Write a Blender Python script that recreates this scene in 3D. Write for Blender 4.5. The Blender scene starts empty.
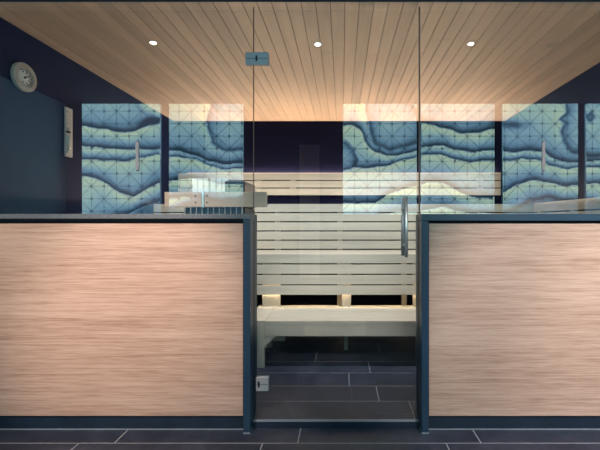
import bpy, bmesh, math, random
import numpy as np
from mathutils import Vector, Matrix
random.seed(7)
S = bpy.context.scene
COL = S.collection

# ------------------------------------------------------------------ camera
F, VX, VY, D, H = 382.0, 342.0, 222.0, 1.95, 1.072
cam = bpy.data.cameras.new('camera'); co = bpy.data.objects.new('camera', cam); COL.objects.link(co)
co.location = (0, -D, H); co.rotation_euler = (math.pi/2, 0, 0)
cam.sensor_width = 36; cam.lens = F/600*36
cam.shift_x = -(VX-300)/600; cam.shift_y = -(225-VY)/600
cam.clip_start = .02
S.camera = co
S.view_settings.view_transform = 'Standard'; S.view_settings.look = 'None'
S.view_settings.gamma = 1; S.view_settings.use_curve_mapping = False
S.view_settings.exposure = 0.0
w = bpy.data.worlds.new('world'); S.world = w; w.use_nodes = True
w.node_tree.nodes['Background'].inputs[0].default_value = (.1, .13, .2, 1)
w.node_tree.nodes['Background'].inputs[1].default_value = .2

# ------------------------------------------------------------------ geometry helpers
def bx(bm, x0, x1, y0, y1, z0, z1, mi=0, bev=0.0):
    t = bmesh.new()
    bmesh.ops.create_cube(t, size=1)
    for v in t.verts:
        v.co = Vector((x0 if v.co.x < 0 else x1, y0 if v.co.y < 0 else y1, z0 if v.co.z < 0 else z1))
    if bev: bmesh.ops.bevel(t, geom=t.edges[:], offset=bev, segments=2, affect='EDGES', profile=.5)
    for f in t.faces: f.material_index = mi
    merge(bm, t)
def merge(bm, t):
    m = bpy.data.meshes.new('tmp'); t.to_mesh(m); t.free(); bm.from_mesh(m); bpy.data.meshes.remove(m)
def cyl(bm, p0, p1, r, n=20, r2=None, mi=0, bev=0.0):
    p0, p1 = Vector(p0), Vector(p1); d = p1-p0
    t = bmesh.new()
    bmesh.ops.create_cone(t, cap_ends=True, segments=n, radius1=r, radius2=r if r2 is None else r2, depth=d.length)
    if bev: bmesh.ops.bevel(t, geom=[e for e in t.edges if len(e.link_faces) == 2 and any(len(f.verts) > 4 for f in e.link_faces)], offset=bev, segments=2, affect='EDGES')
    q = Vector((0, 0, 1)).rotation_difference(d.normalized()).to_matrix().to_4x4()
    bmesh.ops.transform(t, matrix=Matrix.Translation((p0+p1)/2) @ q, verts=t.verts[:])
    for f in t.faces: f.material_index = mi; f.smooth = len(f.verts) == 4
    merge(bm, t)
def lathe(bm, prof, M, n=48, mi=0):
    """profile of (radius, height) pairs spun round local z, placed by M"""
    t = bmesh.new(); rings = []
    for r, h in prof:
        rings.append([t.verts.new((r*math.cos(2*math.pi*k/n), r*math.sin(2*math.pi*k/n), h)) for k in range(n)])
    for a, b in zip(rings, rings[1:]):
        for k in range(n):
            f = t.faces.new((a[k], a[(k+1) % n], b[(k+1) % n], b[k])); f.smooth = True
    t.faces.new(rings[-1]); t.faces.new(list(reversed(rings[0])))
    bmesh.ops.transform(t, matrix=M, verts=t.verts[:])
    for f in t.faces: f.material_index = mi
    merge(bm, t)
def B(): return bmesh.new()
def obj(name, bm, mats, parent=None, loc=(0, 0, 0)):
    me = bpy.data.meshes.new(name)
    bmesh.ops.recalc_face_normals(bm, faces=bm.faces[:])
    L = Vector(loc)
    if L.length: bmesh.ops.translate(bm, vec=-L, verts=bm.verts[:])
    bm.to_mesh(me); bm.free()
    o = bpy.data.objects.new(name, me); COL.objects.link(o)
    for m in (mats if isinstance(mats, (list, tuple)) else [mats]): me.materials.append(m)
    if parent is not None:
        o.parent = parent
        o.location = L - parent_world(parent)
    else: o.location = L
    return o
def parent_world(p):
    v = Vector(p.location)
    while p.parent: p = p.parent; v += Vector(p.location)
    return v
def tag(o, label=None, cat=None, group=None, kind=None):
    if label: o['label'] = label
    if cat: o['category'] = cat
    if group: o['group'] = group
    if kind: o['kind'] = kind
    return o
def empty(name, loc, label=None, cat=None, group=None, kind=None):
    o = bpy.data.objects.new(name, None); COL.objects.link(o); o.location = loc; o.empty_display_size = .1
    return tag(o, label, cat, group, kind)
def struct(name, bm, mats, label=None, parent=None, loc=(0, 0, 0)):
    o = obj(name, bm, mats, parent, loc)
    if parent is None: tag(o, label, None, None, 'structure')
    return o
def PX(x, Y): return (x-VX)*(Y+D)/F
def PZ(y, Y): return H-(y-VY)*(Y+D)/F

# ------------------------------------------------------------------ materials
class N:
    def __init__(s, name):
        s.m = bpy.data.materials.new(name); s.m.use_nodes = True; s.t = s.m.node_tree; s.n = s.t.nodes; s.l = s.t.links
        s.b = s.n.get('Principled BSDF'); s.out = s.n.get('Material Output')
    def new(s, typ, **k):
        x = s.n.new(typ)
        for a, v in k.items(): setattr(x, a, v)
        return x
    def link(s, a, b): s.l.new(a, b)
    def math(s, op, a, b=None, c=None):
        x = s.new('ShaderNodeMath', operation=op)
        for i, v in enumerate((a, b, c)):
            if v is None: continue
            if isinstance(v, (int, float)): x.inputs[i].default_value = v
            else: s.link(v, x.inputs[i])
        return x.outputs[0]
    def coords(s, scale=(1, 1, 1), rnd=False):
        tc = s.new('ShaderNodeTexCoord'); mp = s.new('ShaderNodeMapping'); mp.inputs['Scale'].default_value = scale
        s.link(tc.outputs['Object'], mp.inputs['Vector'])
        if rnd:
            oi = s.new('ShaderNodeObjectInfo'); k = s.math('MULTIPLY', oi.outputs['Random'], 37.0)
            cb = s.new('ShaderNodeCombineXYZ'); s.link(k, cb.inputs[0]); s.link(k, cb.inputs[1]); s.link(k, cb.inputs[2])
            s.link(cb.outputs[0], mp.inputs['Location'])
        return mp.outputs[0]
    def noise(s, vec, scale, detail=4, rough=.55, dist=0):
        x = s.new('ShaderNodeTexNoise'); x.inputs['Scale'].default_value = scale; x.inputs['Detail'].default_value = detail
        x.inputs['Roughness'].default_value = rough; x.inputs['Distortion'].default_value = dist
        s.link(vec, x.inputs['Vector']); return x.outputs['Fac']
    def ramp(s, fac, stops):
        x = s.new('ShaderNodeValToRGB'); e = x.color_ramp.elements
        while len(e) < len(stops): e.new(.5)
        for el, (p, c) in zip(e, stops): el.position = p; el.color = (*c, 1)
        s.link(fac, x.inputs[0]); return x.outputs[0]
    def mix(s, fac, a, b, mode='MIX'):
        x = s.new('ShaderNodeMix', data_type='RGBA', blend_type=mode)
        for i, v in ((0, fac), (6, a), (7, b)):
            if isinstance(v, (int, float)): x.inputs[i].default_value = v
            elif isinstance(v, tuple): x.inputs[i].default_value = (*v, 1)
            else: s.link(v, x.inputs[i])
        return x.outputs[2]
    def bump(s, h, strength, dist=.002):
        x = s.new('ShaderNodeBump'); x.inputs['Strength'].default_value = strength; x.inputs['Distance'].default_value = dist
        s.link(h, x.inputs['Height']); s.link(x.outputs[0], s.b.inputs['Normal'])
    def set(s, **k):
        for a, v in k.items():
            i = s.b.inputs[a.replace('_', ' ')]
            if isinstance(v, tuple): i.default_value = (*v, 1)
            elif isinstance(v, (int, float)): i.default_value = v
            else: s.link(v, i)
        return s.m

def plain(name, c, rough=.5, metal=0, spec=.5, var=.15, scale=6):
    n = N(name); v = n.noise(n.coords(), scale, 5)
    lo = tuple(x*(1-var) for x in c); hi = tuple(min(1, x*(1+var)) for x in c)
    n.set(Base_Color=n.ramp(v, [(.3, lo), (.7, hi)]), Roughness=rough, Metallic=metal)
    n.b.inputs['Specular IOR Level'].default_value = spec
    return n.m
def emit(name, c, s):
    n = N(name); n.set(Base_Color=(.8, .8, .8), Emission_Color=c, Emission_Strength=s); return n.m
def board(name, c, axis, contrast=.22, rough=.5, grain=1.0, boards=None):
    """timber with the grain along one axis; each board a shade of its own"""
    n = N(name)
    sc = [26, 26, 26]; sc['xyz'.index(axis)] = 1.3
    v = n.noise(n.coords(tuple(sc), True), 1.0*grain, 6, .6, .4)
    sc2 = [5, 5, 5]; sc2['xyz'.index(axis)] = .5
    u = n.noise(n.coords(tuple(sc2), True), 1.0, 3)
    a = n.math('ADD', n.math('MULTIPLY', v, .65), n.math('MULTIPLY', u, .45))
    if boards:
        ax, pitch, off, amt = boards
        tc = n.new('ShaderNodeTexCoord'); sp = n.new('ShaderNodeSeparateXYZ'); n.link(tc.outputs['Object'], sp.inputs[0])
        k = n.math('FLOOR', n.math('DIVIDE', n.math('SUBTRACT', sp.outputs['XYZ'.index(ax.upper())], off), pitch))
        wn = n.new('ShaderNodeTexWhiteNoise', noise_dimensions='1D'); n.link(k, wn.inputs['W'])
        a = n.math('ADD', a, n.math('MULTIPLY', n.math('SUBTRACT', wn.outputs['Value'], .5), amt))
    col = n.ramp(a, [(.3, tuple(x*(1-contrast) for x in c)), (.55, c), (.8, tuple(min(1, x*(1+contrast*.7)) for x in c))])
    n.set(Base_Color=col, Roughness=rough); n.bump(v, .15, .001)
    return n.m

M = {}
M['aspen'] = board('aspen_slats', (.49, .465, .405), 'x', .16)
M['aspen_slat'] = board('aspen_front_slats', (.49, .465, .405), 'x', .2, .5, 1.0, ('z', .0857, .472, .16))
M['aspen_z'] = board('aspen_posts', (.49, .465, .405), 'z', .16)
M['aspen_y'] = board('aspen_end_boards', (.49, .465, .405), 'y', .16)
M['guard'] = board('guard_wood', (.76, .58, .46), 'x', .14)
M['ceiling'] = board('ceiling_planks', (.70, .51, .38), 'y', .2, .5, 1.0, ('x', .0755, .0147, .3))
M['groove'] = plain('groove_brown', (.20, .135, .085), .8)
M['navy_wall'] = plain('sauna_wall_dark', (.006, .013, .058), .6, spec=.2, var=.12)
M['back_wall'] = plain('sauna_back_wall_dark', (.004, .005, .022), .7, spec=.08, var=.12)
M['granite'] = plain('coping_granite', (.12, .14, .165), .5, var=.5, scale=160)
M['navy'] = plain('frame_navy', (.022, .056, .100), .38, var=.1)
M['navy_deep'] = plain('recess_navy', (.010, .013, .030), .6)
M['kick'] = plain('kickboard_navy', (.014, .028, .052), .3, var=.25)
M['black'] = plain('near_black', (.008, .009, .018), .7)
M['outer_wall'] = plain('outer_wall_teal', (.19, .34, .47), .7, var=.06)
M['outer_ceiling'] = plain('outer_ceiling_dark', (.012, .013, .025), .8)
M['steel'] = plain('brushed_steel', (.62, .66, .66), .28, 1, var=.08)
M['steel_bright'] = plain('satin_steel', (.90, .89, .87), .4, .2, var=.06)
M['handle'] = plain('handle_polished_steel', (.92, .91, .89), .42, .8, var=.03)
M['hinge'] = plain('hinge_satin_metal', (.44, .48, .52), .45, .35, var=.06)
M['heater'] = plain('heater_dark_metal', (.02, .022, .035), .4, .4)
M['screw'] = plain('screw_dark', (.05, .05, .06), .4, .8)
M['stone'] = plain('stone_grey', (.09, .09, .095), .9, var=.4, scale=20)
M['rim'] = plain('gauge_rim_taupe', (.46, .42, .38), .5, var=.1)
M['face'] = plain('gauge_face_white', (.75, .79, .80), .5, var=.05)
M['ink'] = plain('gauge_ink', (.02, .025, .04), .6)
M['plate'] = plain('timer_plate_grey', (.62, .60, .60), .5, var=.08)
M['sand'] = plain('timer_sand', (.75, .74, .68), .8)
M['sealant'] = plain('sealant_light_grey', (.22, .27, .33), .6, var=.05)
M['grout'] = plain('grout_grey', (.36, .38, .43), .9)
M['white_trim'] = plain('lamp_trim_white', (.7, .66, .6), .5)
M['ring'] = plain('ceiling_ring_beige', (.60, .47, .35), .5)
M['led_seat'] = emit('warm_led_upper_bench', (1, .80, .60), 95)
M['led_line'] = emit('warm_led_diffuser', (1, .62, .32), 1.0)
M['led_floor'] = emit('warm_led_bench', (1, .70, .42), 38)
M['led_back'] = emit('warm_led_backrest', (1, .74, .52), 80)
M['bar_lamp'] = emit('bar_lamp_white', (1, .95, .93), 2.6)
M['lamp_warm'] = emit('lamp_warm', (1, .86, .66), 26)
M['lamp_cool'] = emit('lamp_cool', (.82, .92, 1), 40)

def wood_panel():
    n = N('wood_grain_laminate')
    tc = n.coords((.9, 1, 1), True)
    v1 = n.noise(n.coords((2.6, 30, 95), True), 1, 7, .66, .35)
    v2 = n.noise(n.coords((9, 90, 330), True), 1, 4, .6)
    v3 = n.noise(n.coords((.8, 4, 16), True), 1, 3)
    a = n.math('ADD', n.math('ADD', n.math('MULTIPLY', v1, .46), n.math('MULTIPLY', v2, .34)), n.math('MULTIPLY', v3, .22))
    col = n.ramp(a, [(.36, (.31, .190, .145)), (.46, (.48, .325, .255)), (.56, (.61, .435, .355)), (.68, (.71, .54, .45))])
    n.set(Base_Color=col, Roughness=.48); n.bump(v1, .12, .001); n.b.inputs['Specular IOR Level'].default_value = .3
    return n.m
M['laminate'] = wood_panel()
def slate():
    n = N('slate_tile'); c = n.coords()
    v = n.noise(c, 3.5, 7, .62, .8); u = n.noise(c, 26, 4, .6)
    a = n.math('ADD', n.math('MULTIPLY', v, .75), n.math('MULTIPLY', u, .25))
    n.set(Base_Color=n.ramp(a, [(.35, (.016, .022, .042)), (.55, (.038, .048, .080)), (.72, (.072, .084, .122))]), Roughness=.5)
    n.bump(a, .25, .003); return n.m
M['slate'] = slate()
def glass():
    n = N('clear_glass'); n.n.remove(n.b)
    tr = n.new('ShaderNodeBsdfTransparent'); tr.inputs[0].default_value = (.955, .975, .975, 1)
    gl = n.new('ShaderNodeBsdfGlossy'); gl.inputs['Roughness'].default_value = 0; gl.inputs['Color'].default_value = (1, 1, 1, 1)
    fr = n.new('ShaderNodeFresnel'); fr.inputs['IOR'].default_value = 1.5
    ge = n.new('ShaderNodeNewGeometry')
    fac = n.math('MULTIPLY', n.math('MULTIPLY', fr.outputs[0], 2.3), n.math('SUBTRACT', 1.0, ge.outputs['Backfacing']))
    mx = n.new('ShaderNodeMixShader'); n.link(fac, mx.inputs[0]); n.link(tr.outputs[0], mx.inputs[1]); n.link(gl.outputs[0], mx.inputs[2])
    n.link(mx.outputs[0], n.out.inputs['Surface']); return n.m
M['glass'] = glass()

# ------------------------------------------------------------------ main measures
GY0, GY1 = .045, .055            # glass
XL, XR = -1.88, 1.819            # sauna side walls
YB = 2.32                        # sauna back wall
ZC = 2.2                         # sauna ceiling
JL, JR = -.4645, .403            # door opening between the jambs
FZ = .036                        # sauna floor
OXL, OXR, OYB, OZC = -3.34, 4.1, -2.58, 2.5   # outer room

# ------------------------------------------------------------------ floors
def tiles(x0, x1, rows, z, base, tl=.89, g=.006):
    bm = B(); bx(bm, x0, x1, rows[0][0], rows[-1][1], base, z-.0012, 1)
    for (a, b, off) in rows:
        k0 = math.floor((x0-off)/tl)
        k = k0
        while off+k*tl < x1:
            p, q = max(x0, off+k*tl+g/2), min(x1, off+(k+1)*tl-g/2)
            if q-p > .01: bx(bm, p, q, a+g/2, b-g/2, z-.012, z, 0, .0012)
            k += 1
    return bm
rows = []
y = .14; rows.append((-.097, .139, -.215))
off = [-.385, .06, -.30, .2, -.11, .33, -.05, .41, .12, -.2, .27, -.33]
for k in range(12):
    rows.insert(0, (-.097-.205*(k+1), -.097-.205*k, off[k]))
rows[0] = (OYB, rows[0][1], rows[0][2])
struct('floor', tiles(OXL, OXR, rows, 0, -.05), [M['slate'], M['grout']])
rows = [(.055, .26, .386-.89*0), (.26, .465, .215), (.465, .675, .046), (.675, .885, .195)]
o2 = [-.2, .3, .05, -.35, .22, -.1, .4]
for k in range(7): rows.append((.885+.205*k, min(YB, .885+.205*(k+1)), o2[k]))
fl = tiles(XL, XR, rows, FZ, .0, .89, .004)
struct('floor', fl, [M['slate'], M['grout']])
# threshold under the door
bm = B(); bx(bm, JL, JR, .036, .056, 0, FZ-.004, 0, .001); bx(bm, JL+.002, JR-.002, .0355, .056, FZ-.003, FZ+.0008, 1, .0003)
struct('trim_1', bm, [M['kick'], M['sealant']])

# ------------------------------------------------------------------ shell
bm = B(); bx(bm, XL-.07, XL, .14, YB, 0, ZC); struct('wall_left', bm, M['navy_wall'])
bm = B(); bx(bm, XR, XR+.07, .14, YB, 0, ZC); struct('wall_right', bm, M['navy_wall'])
bm = B(); bx(bm, XL-.07, XR+.07, YB, YB+.08, 0, ZC+.05)
struct('wall_back', bm, M['back_wall'])
# sauna ceiling of narrow planks running to the back wall
bm = B(); bx(bm, XL-.07, XR+.07, .0, YB, ZC+.010, ZC+.05, 1)
k = 0; x = XL-.07
pitch = .0755; x0 = .0147-math.ceil((.0147-XL)/pitch)*pitch
while x0 < XR:
    a, b = max(XL-.02, x0+.0017), min(XR+.02, x0+pitch-.0017)
    cuts = [.0, YB]
    s = random.uniform(.3, 2.2)
    cuts.insert(1, s)
    for p, q in zip(cuts, cuts[1:]):
        bx(bm, a, b, p+.0006, q-.0006, ZC, ZC+.012, 0, .0012)
    x0 += pitch
struct('ceiling', bm, [M['ceiling'], M['groove']])
# front wall pieces beyond the glazing, and the head above it
bm = B()
bx(bm, OXL, XL-.07, 0, .14, 0, OZC); struct('wall_front_left', bm, M['navy'])
bm = B(); bx(bm, XR+.07, OXR, 0, .14, 0, OZC); struct('wall_front_right', bm, M['navy'])
bm = B(); bx(bm, XL-.07, XR+.07, -.004, .0, 2.195, OZC); bx(bm, XL-.07, XR+.07, 0, .14, 2.25, OZC)
struct('wall_front_head', bm, M['navy_deep'])
# outer room: closed box behind and beside the camera
bm = B(); bx(bm, OXL-.08, OXL, OYB, .0, 0, OZC); struct('wall_outer_left', bm, M['outer_wall'])
bm = B(); bx(bm, OXR, OXR+.08, OYB, .0, 0, OZC); struct('wall_outer_right', bm, M['outer_wall'])
bm = B(); bx(bm, OXL-.08, OXR+.08, OYB-.1, OYB, 0, OZC); struct('wall_outer_back', bm, M['black'])
bm = B(); bx(bm, OXL-.08, OXR+.08, OYB-.1, .14, OZC, OZC+.08); struct('ceiling', bm, M['outer_ceiling'])
# dark door in the wall opposite, in the gap between the glowing panels
d2 = empty('door_2', (-.6, OYB, 0), kind='structure')
bm = B(); bx(bm, -1.05, -.15, OYB, OYB+.03, .005, 2.1, 0, .003); obj('door_leaf', bm, M['navy_deep'], d2)
bm = B(); bx(bm, -.51, -.27, OYB+.028, OYB+.034, .4, 2.0, 0, .002); obj('frosted_lite', bm, M['plate'], d2)  # added pale strip, mirrored in the glass as a faint upright gleam
bm = B(); bx(bm, -1.12, -1.05, OYB, OYB+.04, 0, 2.17); bx(bm, -.15, -.08, OYB, OYB+.04, 0, 2.17); bx(bm, -1.05, -.15, OYB, OYB+.04, 2.1, 2.17)
obj('door_frame', bm, M['black'], d2)
bm = B(); cyl(bm, (-.23, OYB+.03, 1.0), (-.23, OYB+.075, 1.0), .009); cyl(bm, (-.23, OYB+.07, 1.0), (-.35, OYB+.07, 1.0), .009)
obj('door_handle', bm, M['steel'], d2)

# ------------------------------------------------------------------ half walls with wood-grain panels
CT, RB = 1.113, 1.078            # top of the wall, underside of its top rail
def half_wall(side):
    left = side == 'left'
    s = (lambda a, b: (a, b)) if left else (lambda a, b: (-b, -a))
    e = -JL if left else JR            # distance of the opening edge from x=0
    far = -(XL-.07) if left else XR+.07
    def span(a, b):                    # distances from x=0, a < b
        return (-b, -a) if left else (a, b)
    wl = empty('wall_%s_half' % side, (span(e, far)[0], 0, 0), kind='structure')
    bm = B(); bx(bm, *span(e+.036, far), .028, .139, .001, RB); obj('core', bm, M['black'], wl)
    if left:
        bm = B(); bx(bm, *span(e, far), -.018, .14, RB+.010, CT, 0, .0025); obj('coping', bm, M['granite'], wl)
        bm = B(); bx(bm, *span(e+.036, far), .002, .139, RB, RB+.010); obj('top_rail', bm, M['navy_deep'], wl)
        bm = B(); bx(bm, *span(e, e+.036), -.018, .14, RB, RB+.010); obj('corner_block', bm, M['navy'], wl)
    else:
        bm = B(); bx(bm, *span(e, far), -.018, .14, RB, CT, 0, .0025); obj('top_rail', bm, M['navy'], wl)
    bm = B(); bx(bm, *span(e, e+.036), -.018, .14, .006, RB, 0, .0025); obj('jamb', bm, M['navy'], wl)
    bm = B(); bx(bm, *span(e-.001, e+.037), -.0195, .142, 0, .007, 0, .001); obj('jamb_foot', bm, M['sealant'], wl)
    bm = B(); bx(bm, *span(e, e+.002), .056, .075, .006, RB-.001); obj('seal', bm, M['black'], wl)
    # kickboard
    bm = B(); bx(bm, *span(e+.037, far), .021, .028, .006, .074, 0, .001); bx(bm, *span(e+.037, far), .018, .028, .0, .006, 1, .001)
    struct('baseboard_%s' % side, bm, [M['kick'], M['sealant']])
    # panel
    a, b = span(e+.0425, far-.002)
    bm = B(); bx(bm, a, b, .006, .028, .079, 1.064, 0, .0012)
    o = obj('wall_panel', bm, M['laminate'], None, (a if left else b, 0, .081))
    tag(o, 'wide wood-grain panel of the low wall %s of the glass door' % side, 'wall panel', 'wood-grain panels of the low front wall')
half_wall('left'); half_wall('right')

# ------------------------------------------------------------------ glazing and door
def pane(bm, x0, x1, z0, z1): bx(bm, x0, x1, GY0, GY1, z0, z1)
bm = B(); pane(bm, XL-.04, JL+.0, CT-.004, 2.196); struct('window_1', bm, M['glass'])
bm = B(); pane(bm, JR+.0050, XR+.04, CT-.004, 2.196); struct('window_2', bm, M['glass'])
door = empty('door_1', (JL, .05, 0), 'frameless clear glass sauna door between the two low walls', None, None, 'structure')
bm = B(); pane(bm, JL+.004, JR-.001, .043, 2.196); obj('glass_pane', bm, M['glass'], door)
bm = B(); bx(bm, JL+.001, JL+.0032, .0445, .0555, CT, 2.196); obj('hinge_side_seal', bm, plain('seal_clear_brown', (.11, .085, .07), .5), door)
bm = B(); bx(bm, JR-.0005, JR+.0045, .0435, .0565, .05, 2.196); obj('closing_seal', bm, plain('seal_brown', (.13, .10, .085), .5), door)
# hinges
def hinge(x0, x1, z0, z1, xk, full):
    bm = B()
    bx(bm, x0, x1, .038, .045, z0, z1, 0, .0012); bx(bm, x0, x1, .055, .066, z0, z1, 0, .0015)
    h = obj('hinge', bm, M['hinge'], door)
    zc = (z0+z1)/2
    bm = B(); bx(bm, xk-.005, xk+.005, .0365, .0385, zc-.015, zc+.015, 0, .001); obj('hinge_pin', bm, M['black'] if not full else M['screw'], h)
    bm = B(); bx(bm, x0+.003, x1-.003, .0375, .0384, zc-.0012, zc+.0012); obj('hinge_groove', bm, M['screw'], h)
Y = .04
hinge(PX(245.5, Y), PX(268.3, Y), PZ(64.5, Y), PZ(52.3, Y), PX(256.5, Y), True)
hinge(PX(256, Y), PX(268.4, Y), PZ(391, Y), PZ(377.5, Y), PX(258.8, Y), False)
# handle: one bar each side
hx = PX(406.3, .0)
hd = empty('handle', (hx, 0, 1.0)); hd.parent = door; hd.location = Vector((hx, 0, 1.04))-Vector(door.location)
z0, z1 = PZ(257.3, 0), PZ(197, 0)
bm = B(); cyl(bm, (hx, 0, z0), (hx, 0, z1), .0075, 24, bev=.0015); obj('handle_bar', bm, M['handle'], hd)
bm = B(); cyl(bm, (hx, .105, z0), (hx, .105, z1), .0105, 24, bev=.0015); obj('handle_bar', bm, M['hinge'], hd)
for zz in (z0+.06, z1-.06):
    bm = B(); cyl(bm, (hx, 0, zz), (hx, .045, zz), .006); cyl(bm, (hx, .055, zz), (hx, .105, zz), .006)
    cyl(bm, (hx, .039, zz), (hx, .045, zz), .0095); cyl(bm, (hx, .055, zz), (hx, .061, zz), .0095)
    obj('standoff', bm, M['hinge'], hd)

# ------------------------------------------------------------------ benches
PITCH, GAP = .0857, .0105
def slat_wall(bm, x0, x1, y0, y1, z0, n, pitch=PITCH, gap=GAP, joint=None):
    for k in range(n):
        bx(bm, x0, x1, y0, y1, z0+k*pitch+gap, z0+(k+1)*pitch, 0, .0022)
# lowest bench
Y1 = .76; ZS = .37
lb = empty('sauna_bench', (.6, Y1, FZ), 'lowest pale wooden sauna bench, a low step with a leg showing by the door jamb', 'bench', 'three tiers of sauna benches')
X0, X1 = -.70, 1.80; XE = -.553
bm = B()
for k in range(5):
    yy = Y1+.005+k*.1025
    bx(bm, XE+.002, X1, yy, yy+.0985, ZS-.028, ZS, 0, .002)
obj('seat', bm, M['aspen'], lb)
bm = B(); bx(bm, XE+.0015, X1, Y1, Y1+.026, ZS-.108, ZS-.0285, 0, .002); bx(bm, XE+.0015, X1, Y1-.001, Y1+.024, ZS-.029, ZS+.0005, 0, .002); obj('front_board', bm, M['aspen'], lb)
bm = B(); bx(bm, X0, XE, Y1+.001, Y1+.515, ZS-.028, ZS+.001, 0, .002); bx(bm, XE-.03, XE, Y1+.036, Y1+.515, ZS-.108, ZS-.028, 0, .002); obj('end_board', bm, M['aspen_y'], lb)
for lx, ly, wx in ((-.64, Y1, .087), (.015, 1.135, .034), (.60, 1.135, .034), (1.2, 1.135, .034), (1.75, Y1+.03, .045), (-.64, 1.2, .06)):
    bm = B(); bx(bm, lx, lx+wx, ly, ly+.034, FZ, ZS-.0285, 0, .002); obj('leg', bm, M['aspen_z'], lb)
# triangular brace behind the left leg
bm = B()
xa, xb = XE, XE+.112
zt = ZS-.109
vs = [bm.verts.new(p) for p in ((xa, Y1+.003, zt), (xb-.03, Y1+.003, zt), (xa, Y1+.003, zt-.078), (xa, Y1+.03, zt), (xb-.03, Y1+.03, zt), (xa, Y1+.03, zt-.078))]
for f in ((0, 1, 2), (3, 5, 4), (0, 3, 4, 1), (1, 4, 5, 2), (2, 5, 3, 0)): bm.faces.new([vs[i] for i in f])
obj('corner_brace', bm, M['aspen'], lb)
bm = B(); bx(bm, xa+.0, xb+.02, Y1+.12, Y1+.15, zt-.075, zt+.078, 0, .012); obj('cross_rail', bm, M['aspen'], lb)
# middle bench
Y2 = 1.17; Z2 = .811
mb = empty('sauna_bench', (.0, Y2, FZ), 'middle sauna bench with a front of four pale slats above glowing posts', 'bench', 'three tiers of sauna benches')
XA, XB = -1.76, 1.80
zb = .4665
bm = B(); slat_wall(bm, XA, XB, Y2, Y2+.026, zb, 4); obj('slatted_front', bm, M['aspen_slat'], mb)
bm = B(); bx(bm, -.72, XB, Y2+.0262, Y2+.036, .494, .500); obj('light_strip', bm, M['led_floor'], mb)
bm = B()
for k in range(4):
    yy = Y2+.002+k*.1115
    bx(bm, XA, XB, yy+.025, yy+.130, Z2-.026, Z2, 0, .002)
obj('seat', bm, M['aspen'], mb)
for px, wd in ((-.66, .146), (.0, .074), (.59, .074), (1.3, .074), (-1.5, .074)):
    low = FZ if px < -1 else ZS+.001
    bm = B()
    bx(bm, px, px+wd, Y2+.042, Y2+.076, low, Z2-.027, 0, .002); obj('post', bm, M['aspen_z'], mb)
    bm = B(); bx(bm, px+.01, px+wd-.01, Y2+.076, Y2+.44, Z2-.07, Z2-.027); obj('bearer', bm, M['aspen_y'], mb)
# upper bench
Y3 = 1.615; Z3 = 1.240
ub = empty('sauna_bench', (.0, Y3, FZ), 'highest sauna bench at the back with a front of five pale slats at eye level', 'bench', 'three tiers of sauna benches')
bm = B(); slat_wall(bm, XA, XB, Y3, Y3+.026, Z3-5*PITCH, 5); obj('slatted_front', bm, M['aspen_slat'], ub)
bm = B()
for k in range(5):
    yy = Y3+.002+k*.128
    bx(bm, XA, XB, yy+.025, yy+.145, Z3-.026, Z3, 0, .002)
obj('seat', bm, M['aspen'], ub)
for px in (-.632, -.045, .56, 1.25, -1.3):
    bm = B(); bx(bm, px, px+.05, Y3+.028, Y3+.062, FZ, Z3-.027, 0, .002); obj('post', bm, M['aspen_z'], ub)
    bm = B(); bx(bm, px+.005, px+.045, Y3+.062, Y3+.62, Z3-.09, Z3-.027); obj('bearer', bm, M['aspen_y'], ub)
bm = B()
t = bmesh.new(); bmesh.ops.create_cube(t, size=1)
for v in t.verts: v.co = Vector((v.co.x*3.45, v.co.y*.004, v.co.z*.016))
TS = Matrix.Translation((.02, 2.100, 1.2478)) @ Matrix.Rotation(math.radians(-40), 4, 'X')
bmesh.ops.transform(t, matrix=TS, verts=t.verts[:]); merge(bm, t)
obj('light_strip', bm, M['led_seat'], ub)  # added glowing strip, out of sight on the seat, to brighten the front ceiling
bm = B(); t = bmesh.new(); bmesh.ops.create_cube(t, size=1)
for v in t.verts: v.co = Vector((v.co.x*3.46, v.co.y*.004+.0042, v.co.z*.017))
bmesh.ops.transform(t, matrix=TS, verts=t.verts[:]); merge(bm, t); bx(bm, -1.7, 1.74, 2.104, 2.118, 1.2402, 1.2475)
obj('strip_housing', bm, M['navy_deep'], ub)  # backing of the added strip, keeps its light off the backrest
# backrest on the back wall
bk = empty('backrest', (0, 2.3, 1.365), 'three-slat wooden backrest on the dark back wall with a light line along its top', 'backrest')
bm = B(); slat_wall(bm, -1.80, 1.745, 2.245, 2.267, 1.357, 3, .0835, .0105); obj('slats', bm, M['aspen'], bk)
for px in (-.96, -.575, .0, .6, 1.5, -1.6):
    bm = B(); bx(bm, px, px+.06, 2.267, YB-.002, 1.37, 1.584, 0, .002); obj('batten', bm, M['aspen_z'], bk)
bm = B(); bx(bm, -1.70, 1.745, 2.282, 2.296, 1.592, 1.600); obj('light_strip', bm, M['led_back'], bk)
bm = B(); bx(bm, -1.72, 1.745, 2.267, YB-.002, 1.584, 1.592); obj('strip_ledge', bm, M['aspen'], bk)
bm = B(); bx(bm, -1.70, 1.745, 2.250, 2.262, 1.6076, 1.6125, 0, .001); obj('diffuser', bm, M['led_line'], bk)  # emissive strip standing in for the glow on the wall above the slats
# backrest along the right wall
rk = empty('backrest', (XR, 1.2, 1.0), 'wooden backrest rail running along the right side wall above the low wall', 'backrest')
bm = B()
for z in (.985, 1.075, 1.165): bx(bm, XR-.045, XR-.022, .2, 1.58, z, z+.079, 0, .002)
obj('slats', bm, M['aspen_y'], rk)
for py in (.4, 1.0, 1.5):
    bm = B(); bx(bm, XR-.022, XR, py, py+.06, .99, 1.24); obj('batten', bm, M['aspen_z'], rk)

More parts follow.
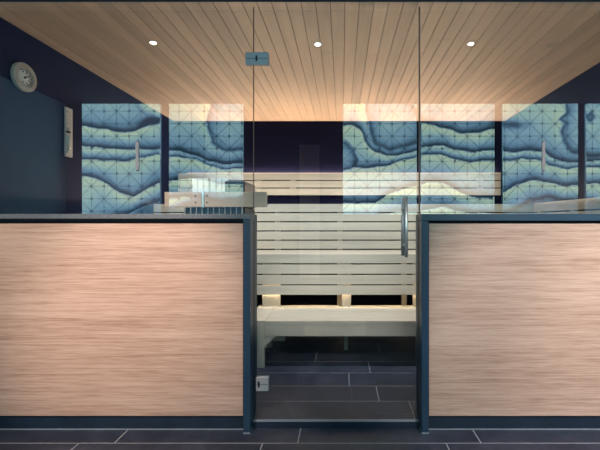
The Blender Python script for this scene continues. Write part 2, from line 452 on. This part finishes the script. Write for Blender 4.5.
# ------------------------------------------------------------------ heater with its wooden guard
ht = empty('sauna_heater', (-.77, .5, FZ), 'dark sauna heater with upright steel bars behind the low wall left of the door', 'heater')
hx0, hx1, hy0, hy1 = -.95, -.585, .345, .62
bm = B(); bx(bm, hx0, hx1, hy0, hy1, FZ+.04, 1.16, 0, .006); bx(bm, -.705, hx1, hy0, hy1, 1.16, 1.318, 0, .006)
bx(bm, hx0+.03, hx1-.03, hy0+.03, hy1-.03, FZ, FZ+.04); obj('body', bm, M['heater'], ht)
nb = 11
for k in range(nb):
    xx = hx0+.012+(hx1-hx0-.024)*k/(nb-1)
    bm = B(); cyl(bm, (xx, hy0-.012, .08), (xx, hy0-.012, 1.205), .0030, 10); obj('bar', bm, M['steel_bright'], ht)
for zz in (.085, .6, 1.09):
    bm = B(); bx(bm, hx0, hx1, hy0-.008, hy0+.001, zz, zz+.014); obj('bar_rail', bm, M['heater'], ht)
for a, b in ((-.905, -.805), (-.795, -.69)):
    bm = B()
    nrib = 3
    for k in range(nrib):
        p = a+(b-a)*k/nrib; q = a+(b-a)*(k+1)/nrib
        bx(bm, p+.0012, q-.0012, hy0+.01, hy0+.05, 1.16, 1.338, 0, .0012)
    obj('steel_deflector', bm, M['steel_bright'], ht)
for k in range(22):
    t = bmesh.new(); bmesh.ops.create_icosphere(t, subdivisions=2, radius=random.uniform(.024, .036))
    for v in t.verts: v.co *= random.uniform(.88, 1.08)
    loc = Vector((random.uniform(hx0+.04, -.74), random.uniform(hy0+.085, hy1-.04), random.choice((1.18, 1.19, 1.22))))
    bmesh.ops.translate(t, vec=loc, verts=t.verts[:]); obj('stone', t, M['stone'], ht)
gz0, gz1 = 1.160, 1.246
gd = empty('guard_rail', (-.75, .27, gz0), 'wooden guard rail of two boards joined by a steel bracket in front of the heater', 'guard rail')
bm = B(); bx(bm, -1.028, -.812, .262, .284, gz0, gz1, 0, .002); obj('board', bm, M['guard'], gd)
bm = B(); bx(bm, -.798, -.436, .262, .284, gz0-.001, gz1+.001, 0, .002); obj('board', bm, M['guard'], gd)
bm = B(); bx(bm, -.811, -.799, .258, .290, gz0-.004, gz1+.004, 0, .0015); bx(bm, -.86, -.75, .284, .288, gz0+.01, gz1-.01)
bx(bm, -.828, -.812, .288, .354, 1.175, 1.225)
obj('bracket', bm, M['steel'], gd)
for sx in (-.848, -.782):
    for zz in (gz0+.024, gz1-.022):
        bm = B(); cyl(bm, (sx, .2635, zz), (sx, .2590, zz), .0058, 14, .004); obj('screw', bm, M['screw'], gd)

# ------------------------------------------------------------------ gauge and sand timer on the left wall
gc = Vector((XL, .292, PZ(77.5, .292)))
gg = empty('thermometer', gc, 'round sauna thermometer with a pale dial and taupe rim on the dark left wall', 'thermometer')
R = Matrix.Translation(gc) @ Matrix.Rotation(math.pi/2, 4, 'Y')
bm = B(); r = .083
lathe(bm, [(r-.004, 0), (r, .004), (r, .022), (r-.004, .027), (r-.024, .027), (r-.027, .028), (r-.027, .016), (.004, .0155)], R); obj('rim', bm, M['rim'], gg)
bm = B(); lathe(bm, [(r-.027, .0156), (r-.027, .0175), (.002, .0177)], R); obj('dial', bm, M['face'], gg)
bm = B()
for k in range(24):
    a = math.radians(-130+k*260/23); L = .014 if k % 3 == 0 else .008
    c, s_ = math.cos(a), math.sin(a)
    t = bmesh.new(); bmesh.ops.create_cube(t, size=1)
    for v in t.verts: v.co = Vector((v.co.x*.0032, v.co.y*L, v.co.z*.0012))
    bmesh.ops.transform(t, matrix=R @ Matrix.Rotation(a, 4, 'Z') @ Matrix.Translation((0, .046, .0180)), verts=t.verts[:]); merge(bm, t)
for k in range(6):           # small numeral-like marks inside the ticks
    a = math.radians(-110+k*44)
    t = bmesh.new(); bmesh.ops.create_cube(t, size=1)
    for v in t.verts: v.co = Vector((v.co.x*.010, v.co.y*.006, v.co.z*.0010))
    bmesh.ops.transform(t, matrix=R @ Matrix.Rotation(a, 4, 'Z') @ Matrix.Translation((0, .032, .0181)), verts=t.verts[:]); merge(bm, t)
obj('scale_marks', bm, M['ink'], gg)
bm = B()
t = bmesh.new(); bmesh.ops.create_cone(t, cap_ends=True, segments=4, radius1=.004, radius2=.0008, depth=.05)
bmesh.ops.transform(t, matrix=R @ Matrix.Rotation(.6, 4, 'Z') @ Matrix.Translation((0, .016, .021)) @ Matrix.Rotation(-math.pi/2, 4, 'X'), verts=t.verts[:]); merge(bm, t)
lathe(bm, [(.006, .017), (.006, .023), (.002, .028)], R, 16)
obj('pointer', bm, M['ink'], gg)

ty0, ty1 = .632, .698; tz0, tz1 = 1.517, 1.852
st = empty('sand_timer', (XL, .675, tz0), 'slim grey sand timer plate with a glass tube on the left wall beyond the thermometer', 'sand timer')
bm = B(); bx(bm, XL, XL+.014, ty0, ty1, tz0, tz1, 0, .003); obj('plate', bm, M['plate'], st)
bm = B(); yc = .650
Rz = Matrix.Translation((XL+.0215, yc, 0))
zc = (tz0+tz1)/2
lathe(bm, [(.004, zc-.13), (.0105, zc-.122), (.011, zc-.03), (.008, zc-.012), (.003, zc), (.008, zc+.012), (.011, zc+.03), (.0105, zc+.122), (.004, zc+.13)], Rz, 24); obj('glass_tube', bm, M['glass'], st)
bm = B(); lathe(bm, [(.003, zc-.126), (.009, zc-.12), (.009, zc-.04), (.002, zc-.03)], Rz, 20); lathe(bm, [(.0012, zc), (.0075, zc+.018), (.0085, zc+.03), (.002, zc+.034)], Rz, 20); obj('sand', bm, M['sand'], st)
for zz in (zc-.137, zc+.137, zc):
    bm = B(); bx(bm, XL+.012, XL+.026, yc-.014, yc+.014, zz-.006, zz+.006, 0, .002); obj('clip', bm, M['ink'] if zz == zc else M['plate'], st)

# ------------------------------------------------------------------ ceiling lamps of the sauna
def downlight(px, py, lampmat, label, power, col):
    Yd = (ZC-H)*F/(VY-py)-D; X = PX(px, Yd)
    e = empty('downlight', (X, Yd, ZC), label, 'ceiling light', 'recessed downlights in the plank ceiling')
    T = Matrix.Translation((X, Yd, ZC))
    bm = B(); lathe(bm, [(.026, 0), (.026, -.003), (.019, -.004), (.017, -.001)], T, 32); obj('trim_ring', bm, M['white_trim'], e)
    bm = B(); lathe(bm, [(.0150, -.0012), (.0150, -.0045), (.009, -.006)], T, 32); obj('lamp', bm, lampmat, e)
    L = bpy.data.lights.new('downlight_beam', 'SPOT'); L.energy = power; L.color = col; L.spot_size = math.radians(100); L.spot_blend = 1.0; L.shadow_soft_size = .02
    lo = bpy.data.objects.new('beam', L); COL.objects.link(lo); lo.parent = e; lo.location = (0, 0, -.012); lo.rotation_euler = (math.radians(35), 0, 0)
downlight(153.3, 42.5, M['lamp_warm'], 'left of the three recessed downlights in the plank ceiling', 95, (1, .90, .78))
downlight(317.8, 44, M['lamp_cool'], 'middle downlight, the brightest and coolest white of the three', 95, (.9, .95, 1))
downlight(470.8, 43.5, M['lamp_warm'], 'right of the three recessed downlights in the plank ceiling', 95, (1, .90, .78))
Yd = (ZC-H)*F/(VY-44.5)-D; X = PX(552, Yd)
bm = B(); lathe(bm, [(.040, 0), (.040, -.002), (.034, -.0035), (.030, -.002), (.028, -.0012), (.004, -.0012)], Matrix.Translation((X, Yd, ZC)), 32)
tag(obj('ceiling_speaker', bm, M['ring'], None, (X, Yd, ZC)), 'faint flush beige disc in the plank ceiling right of the downlights', 'ceiling fitting')

# ------------------------------------------------------------------ glowing agate panels on the wall opposite (seen mirrored in the glass)
VD = GY0+D+GY0-(OYB+.045)               # distance of the mirrored wall
KP = F/VD
def curve(pts):
    p = np.array(pts, float); return lambda u: np.interp(u, p[:, 0], p[:, 1])
LEFT = [curve(c) for c in (
    [(60, 120), (83, 125), (100, 130), (125, 132), (145, 128), (163, 122), (166, 80), (260, 80)],
    [(60, 143), (83, 145), (105, 149.5), (130, 148.5), (150, 150.5), (169, 149.5), (180, 150), (192, 154.5), (207, 161), (225, 163.5), (260, 164)],
    [(60, 156), (83, 158), (100, 161.5), (120, 160.5), (140, 158), (160, 155.5), (180, 156), (195, 160), (210, 166.5), (225, 168.5), (260, 168.5)],
    [(60, 172), (83, 175), (100, 180), (118, 192), (133, 196), (145, 191), (158, 183), (180, 178), (210, 182), (260, 186)],
    [(60, 240), (120, 216), (135, 210), (160, 202), (175, 196), (210, 200), (260, 210)],
    [(60, 262), (150, 238), (260, 232)])]
RIGHT = [curve(c) for c in (
    [(330, 96), (400, 108), (421, 121), (440, 128), (460, 132.5), (480, 132.5), (497, 129), (501, 80), (620, 80)],
    [(330, 128), (352, 126), (360, 129), (366, 141), (373, 150), (385, 156.5), (397, 156.5), (410, 151.5), (421, 147), (435, 146), (450, 148.5), (480, 152), (515, 151), (530, 151), (545, 154), (560, 160), (578, 163), (620, 158)],
    [(330, 170), (365, 167), (390, 166), (410, 158), (425, 154), (440, 155.5), (460, 160), (475, 161.5), (503, 160.5), (520, 158.5), (535, 160), (550, 165), (565, 168), (620, 167)],
    [(330, 205), (375, 202), (400, 190), (425, 182), (445, 184), (470, 196), (490, 200), (503, 192), (515, 184), (527, 181), (545, 182.5), (578, 186), (620, 182)],
    [(330, 225), (400, 212), (440, 208), (500, 216), (530, 203), (550, 198), (580, 202), (620, 205)],
    [(330, 250), (450, 236), (620, 228)])]
BLOBS = [
    [(212, 95), (208, 122), (208, 132), (213, 143), (224, 149), (262, 152), (262, 95)],
    [(563, 95), (566, 112), (560, 118), (566, 122), (561, 131), (563, 142), (572, 151), (590, 156), (640, 150), (640, 95)],
    [(330, 141), (346, 143), (354, 149), (356, 160), (350, 170), (330, 172)],
    [(586, 117), (592, 113), (596, 118), (591, 123)],
    [(365, 92), (369, 128), (377, 143), (388, 150), (402, 147), (420, 139), (422, 122), (405, 92)]]
DEEP = [([(120, 218), (138, 207), (165, 196), (165, 225)], .74), ([(496, 220), (520, 201), (535, 194), (610, 196), (610, 220)], .78)]
SMEAR = [(151, 122, 13, 4.5, .5), (511, 124, 15, 4.5, .6)]
def seg_dist(u, v, poly):
    d = np.full(u.shape, 1e9); ins = np.zeros(u.shape, bool); n = len(poly)
    for i in range(n):
        (x0, y0), (x1, y1) = poly[i], poly[(i+1) % n]
        dx, dy = x1-x0, y1-y0
        t = np.clip(((u-x0)*dx+(v-y0)*dy)/(dx*dx+dy*dy), 0, 1)
        d = np.minimum(d, np.hypot(u-x0-t*dx, v-y0-t*dy))
        c = ((y0 > v) != (y1 > v)) & (u < (x1-x0)*(v-y0)/((y1-y0) if y1 != y0 else 1e-9)+x0)
        ins ^= c
    return np.where(ins, -d, d)
def agate(u, v):
    """0 pale rim ... 1 dark rim: how far each spot lies between the bands of the artwork"""
    u0, v0 = u, v
    u = u0+1.2*np.sin(v0*.19+.05*u0)
    v = v0+1.0*np.sin(u0*.13+.7)+.4*np.sin(u0*.31+.1*v0)
    out = np.zeros(u.shape)
    for cs, sel in ((LEFT, u < 300), (RIGHT, u >= 300)):
        uu, vv = u[sel], v[sel]
        Y = np.stack([c(uu) for c in cs])
        above = np.where(Y <= vv, Y, -1e3).max(0); below = np.where(Y > vv, Y, 1e3).min(0)
        d1, d2 = vv-above, below-vv
        span = np.minimum(d1+d2, 45.)
        t = np.clip(1-d2/np.maximum(span, 1), 0, 1)*.42+.15
        t = t+.60*np.exp(-(d2/4.4)**1.15)-.34*np.exp(-d1/5.)+.34*np.exp(-(d1/1.5)**2)
        out[sel] = t
    for p in BLOBS:
        s = seg_dist(u, v, p)
        inside = .47+.46*np.exp(-(np.abs(s)/4.2)**1.2)-.10*np.clip(-s/18, 0, 1)
        ring = np.where(s < 0, inside, out+.5*np.exp(-(s/1.8)**2)-.22*np.exp(-s/5.)*(s >= 0))
        out = np.where(s < 10, ring, out)
    s = seg_dist(u, v, [(163, 206), (200, 197), (262, 194), (262, 240), (170, 240)])
    out = np.where(s < 4, np.maximum(out, .9/(1+np.exp(s))), out)
    for p, lv in DEEP:
        s = seg_dist(u, v, p); out = np.where(s < 6, np.maximum(out, lv/(1+np.exp(s/1.6))), out)
    s = seg_dist(u, v, [(138, 90), (139, 110), (148, 116), (163, 119), (163, 90)])
    out = np.where(s < 0, .12+.5*np.exp(s/2.2), out)
    for cx, cy, rx, ry, lv in SMEAR:
        out = out+lv*np.exp(-((u-cx)/rx)**2-((v-cy)/ry)**2)
    return np.clip(out, 0, 1)
def agate_mat():
    n = N('backlit_agate'); at = n.new('ShaderNodeAttribute', attribute_name='band')
    tc = n.new('ShaderNodeTexCoord'); sp = n.new('ShaderNodeSeparateXYZ'); n.link(tc.outputs['Object'], sp.inputs[0])
    nv = n.noise(tc.outputs['Object'], 5.5, 5, .6, .6); nf = n.noise(tc.outputs['Object'], 34, 3)
    f = n.math('ADD', at.outputs['Fac'], n.math('ADD', n.math('MULTIPLY', n.math('SUBTRACT', nv, .5), .26), n.math('MULTIPLY', n.math('SUBTRACT', nf, .5), .12)))
    col = n.ramp(f, [(.02, (.54, .74, .56)), (.20, (.41, .66, .59)), (.42, (.25, .47, .58)), (.62, (.14, .30, .44)), (.80, (.06, .14, .20)), (.96, (.018, .045, .07))])
    g = .150
    X = n.math('DIVIDE', sp.outputs[0], g); Z = n.math('DIVIDE', sp.outputs[2], g)
    def ln(e, wd):     # 1 on the lines where e is a whole number
        d = n.math('ABSOLUTE', n.math('SUBTRACT', n.math('FRACT', n.math('ADD', e, .5)), .5))
        return n.math('LESS_THAN', d, wd)
    half = lambda e: n.math('MULTIPLY', e, .5)
    a = n.math('MAXIMUM', ln(X, .034), ln(Z, .034))
    b = n.math('MAXIMUM', ln(half(n.math('ADD', X, Z)), .028), ln(half(n.math('SUBTRACT', X, Z)), .028))
    lines = n.math('MULTIPLY', n.math('MAXIMUM', a, b), .45)
    dxx = n.math('SUBTRACT', n.math('FRACT', n.math('ADD', X, .5)), .5); dzz = n.math('SUBTRACT', n.math('FRACT', n.math('ADD', Z, .5)), .5)
    dot = n.math('MULTIPLY', n.math('LESS_THAN', n.math('ADD', n.math('MULTIPLY', dxx, dxx), n.math('MULTIPLY', dzz, dzz)), .010), .8)
    col = n.mix(n.math('MAXIMUM', lines, dot), col, (.02, .06, .09))
    n.set(Base_Color=col, Roughness=.35, Emission_Color=col, Emission_Strength=AG); return n.m
AG = 6.0
M['agate'] = agate_mat()
PZ0, PZ1 = 1.165, 2.488
spans = [(82, 160), (169, 243), (343, 416.8), (421.3, 494.5), (503, 578), (586.5, 662)]
words = ['leftmost glowing blue-green agate panel mirrored in the glass beside the sand timer',
         'glowing agate panel mirrored above the heater left of the door',
         'glowing agate panel mirrored in the right half of the glass door',
         'glowing agate panel mirrored just right of the door above the low wall',
         'mirrored glowing agate panel with a dark wavy blot at its upper right',
         'rightmost glowing agate panel, cut by the right edge of the photo']
for (ua, ub_), wds in zip(spans, words):
    xa, xb = (ua-VX)/KP, (ub_-VX)/KP
    yf = OYB+.045
    nx, nz = 64, 112
    xs = np.linspace(xa, xb, nx+1); zs = np.linspace(PZ0, PZ1, nz+1)
    verts = [(x, yf, z) for z in zs for x in xs]
    faces = [(j*(nx+1)+i, (j+1)*(nx+1)+i, (j+1)*(nx+1)+i+1, j*(nx+1)+i+1) for j in range(nz) for i in range(nx)]
    Xg, Zg = np.meshgrid(xs, zs)
    vals = agate(Xg*KP+VX, VY-(Zg-H)*KP).ravel()
    t = len(verts)
    verts += [(xa, OYB, PZ0), (xb, OYB, PZ0), (xb, OYB, PZ1), (xa, OYB, PZ1)]
    c00, c10, c11, c01 = 0, nx, nz*(nx+1)+nx, nz*(nx+1)
    me = bpy.data.meshes.new('agate_panel')
    faces += [(t, t+1, t+2, t+3)]
    faces += [tuple([t] + [t+1] + list(range(nx, -1, -1)))[:], tuple([t+3, t+2] + [nz*(nx+1)+i for i in range(nx, -1, -1)])]
    faces += [tuple([t, t+3] + [j*(nx+1) for j in range(nz, -1, -1)]), tuple([t+1, t+2] + [j*(nx+1)+nx for j in range(nz, -1, -1)])]
    me.from_pydata(verts, [], faces)
    bm = bmesh.new(); bm.from_mesh(me); bmesh.ops.recalc_face_normals(bm, faces=bm.faces[:]); bm.to_mesh(me); bm.free()
    at = me.attributes.new('band', 'FLOAT', 'POINT')
    at.data.foreach_set('value', list(vals)+[1.0]*4)
    o = bpy.data.objects.new('agate_panel', me); COL.objects.link(o); me.materials.append(M['agate'])
    tag(o, wds, 'wall panel', 'backlit agate panels on the wall opposite the sauna')

for px, wd in ((138, 'left'), (543, 'right')):  # glowing bars added to give the upright white streaks in the glass
    X = (px-VX)/KP
    e = empty('wall_light', (X, OYB+.045, 1.69), 'slim upright white light bar mirrored on the glowing panel at the %s' % wd, 'wall light', 'slim light bars on the wall opposite')
    bm = B(); bx(bm, X-.020, X+.020, OYB+.045, OYB+.055, 1.68, 2.04, 0, .003); obj('mount', bm, M['plate'], e)
    bm = B(); bx(bm, X-.014, X+.014, OYB+.055, OYB+.075, 1.69, 2.03, 0, .004); obj('lamp', bm, M['bar_lamp'], e)

# ------------------------------------------------------------------ spots added to light the sauna front, in the outer ceiling, behind the camera
for i, (X, tz, pw, ang, colr) in enumerate(((-1.5, 1.0, 215, 40, (1, .72, .56)), (-1.0, .38, 225, 36, (1, .76, .64)), (0.0, .52, 210, 22, (1, .88, .80)), (1.05, .45, 265, 36, (1, .83, .75)), (1.8, .50, 190, 40, (1, .83, .75)))):
    e = empty('spotlight', (X, -2.1, OZC), '%s dark ceiling spotlight behind the viewer aimed at the low wall' % ['first', 'second', 'third', 'fourth', 'fifth'][i], 'ceiling light', 'ceiling spotlights facing the sauna front')
    tgt = Vector((X*(.88 if tz > .9 else .98), 0, tz)) if X else Vector((-.08, .85, tz)); src = Vector((X, -2.1, OZC-.06)); d = (tgt-src).normalized()
    bm = B(); cyl(bm, (X, -2.1, OZC), (X, -2.1, OZC-.05), .012, 12); cyl(bm, src-d*.06, src+d*.005, .03, 20); obj('housing', bm, M['black'], e)
    L = bpy.data.lights.new('spot_beam', 'SPOT'); L.energy = pw; L.color = colr; L.spot_size = math.radians(ang); L.spot_blend = .8; L.shadow_soft_size = .02
    lo = bpy.data.objects.new('beam', L); COL.objects.link(lo); lo.parent = e; lo.location = src+d*.012-Vector(e.location)
    lo.rotation_euler = d.to_track_quat('-Z', 'Y').to_euler()
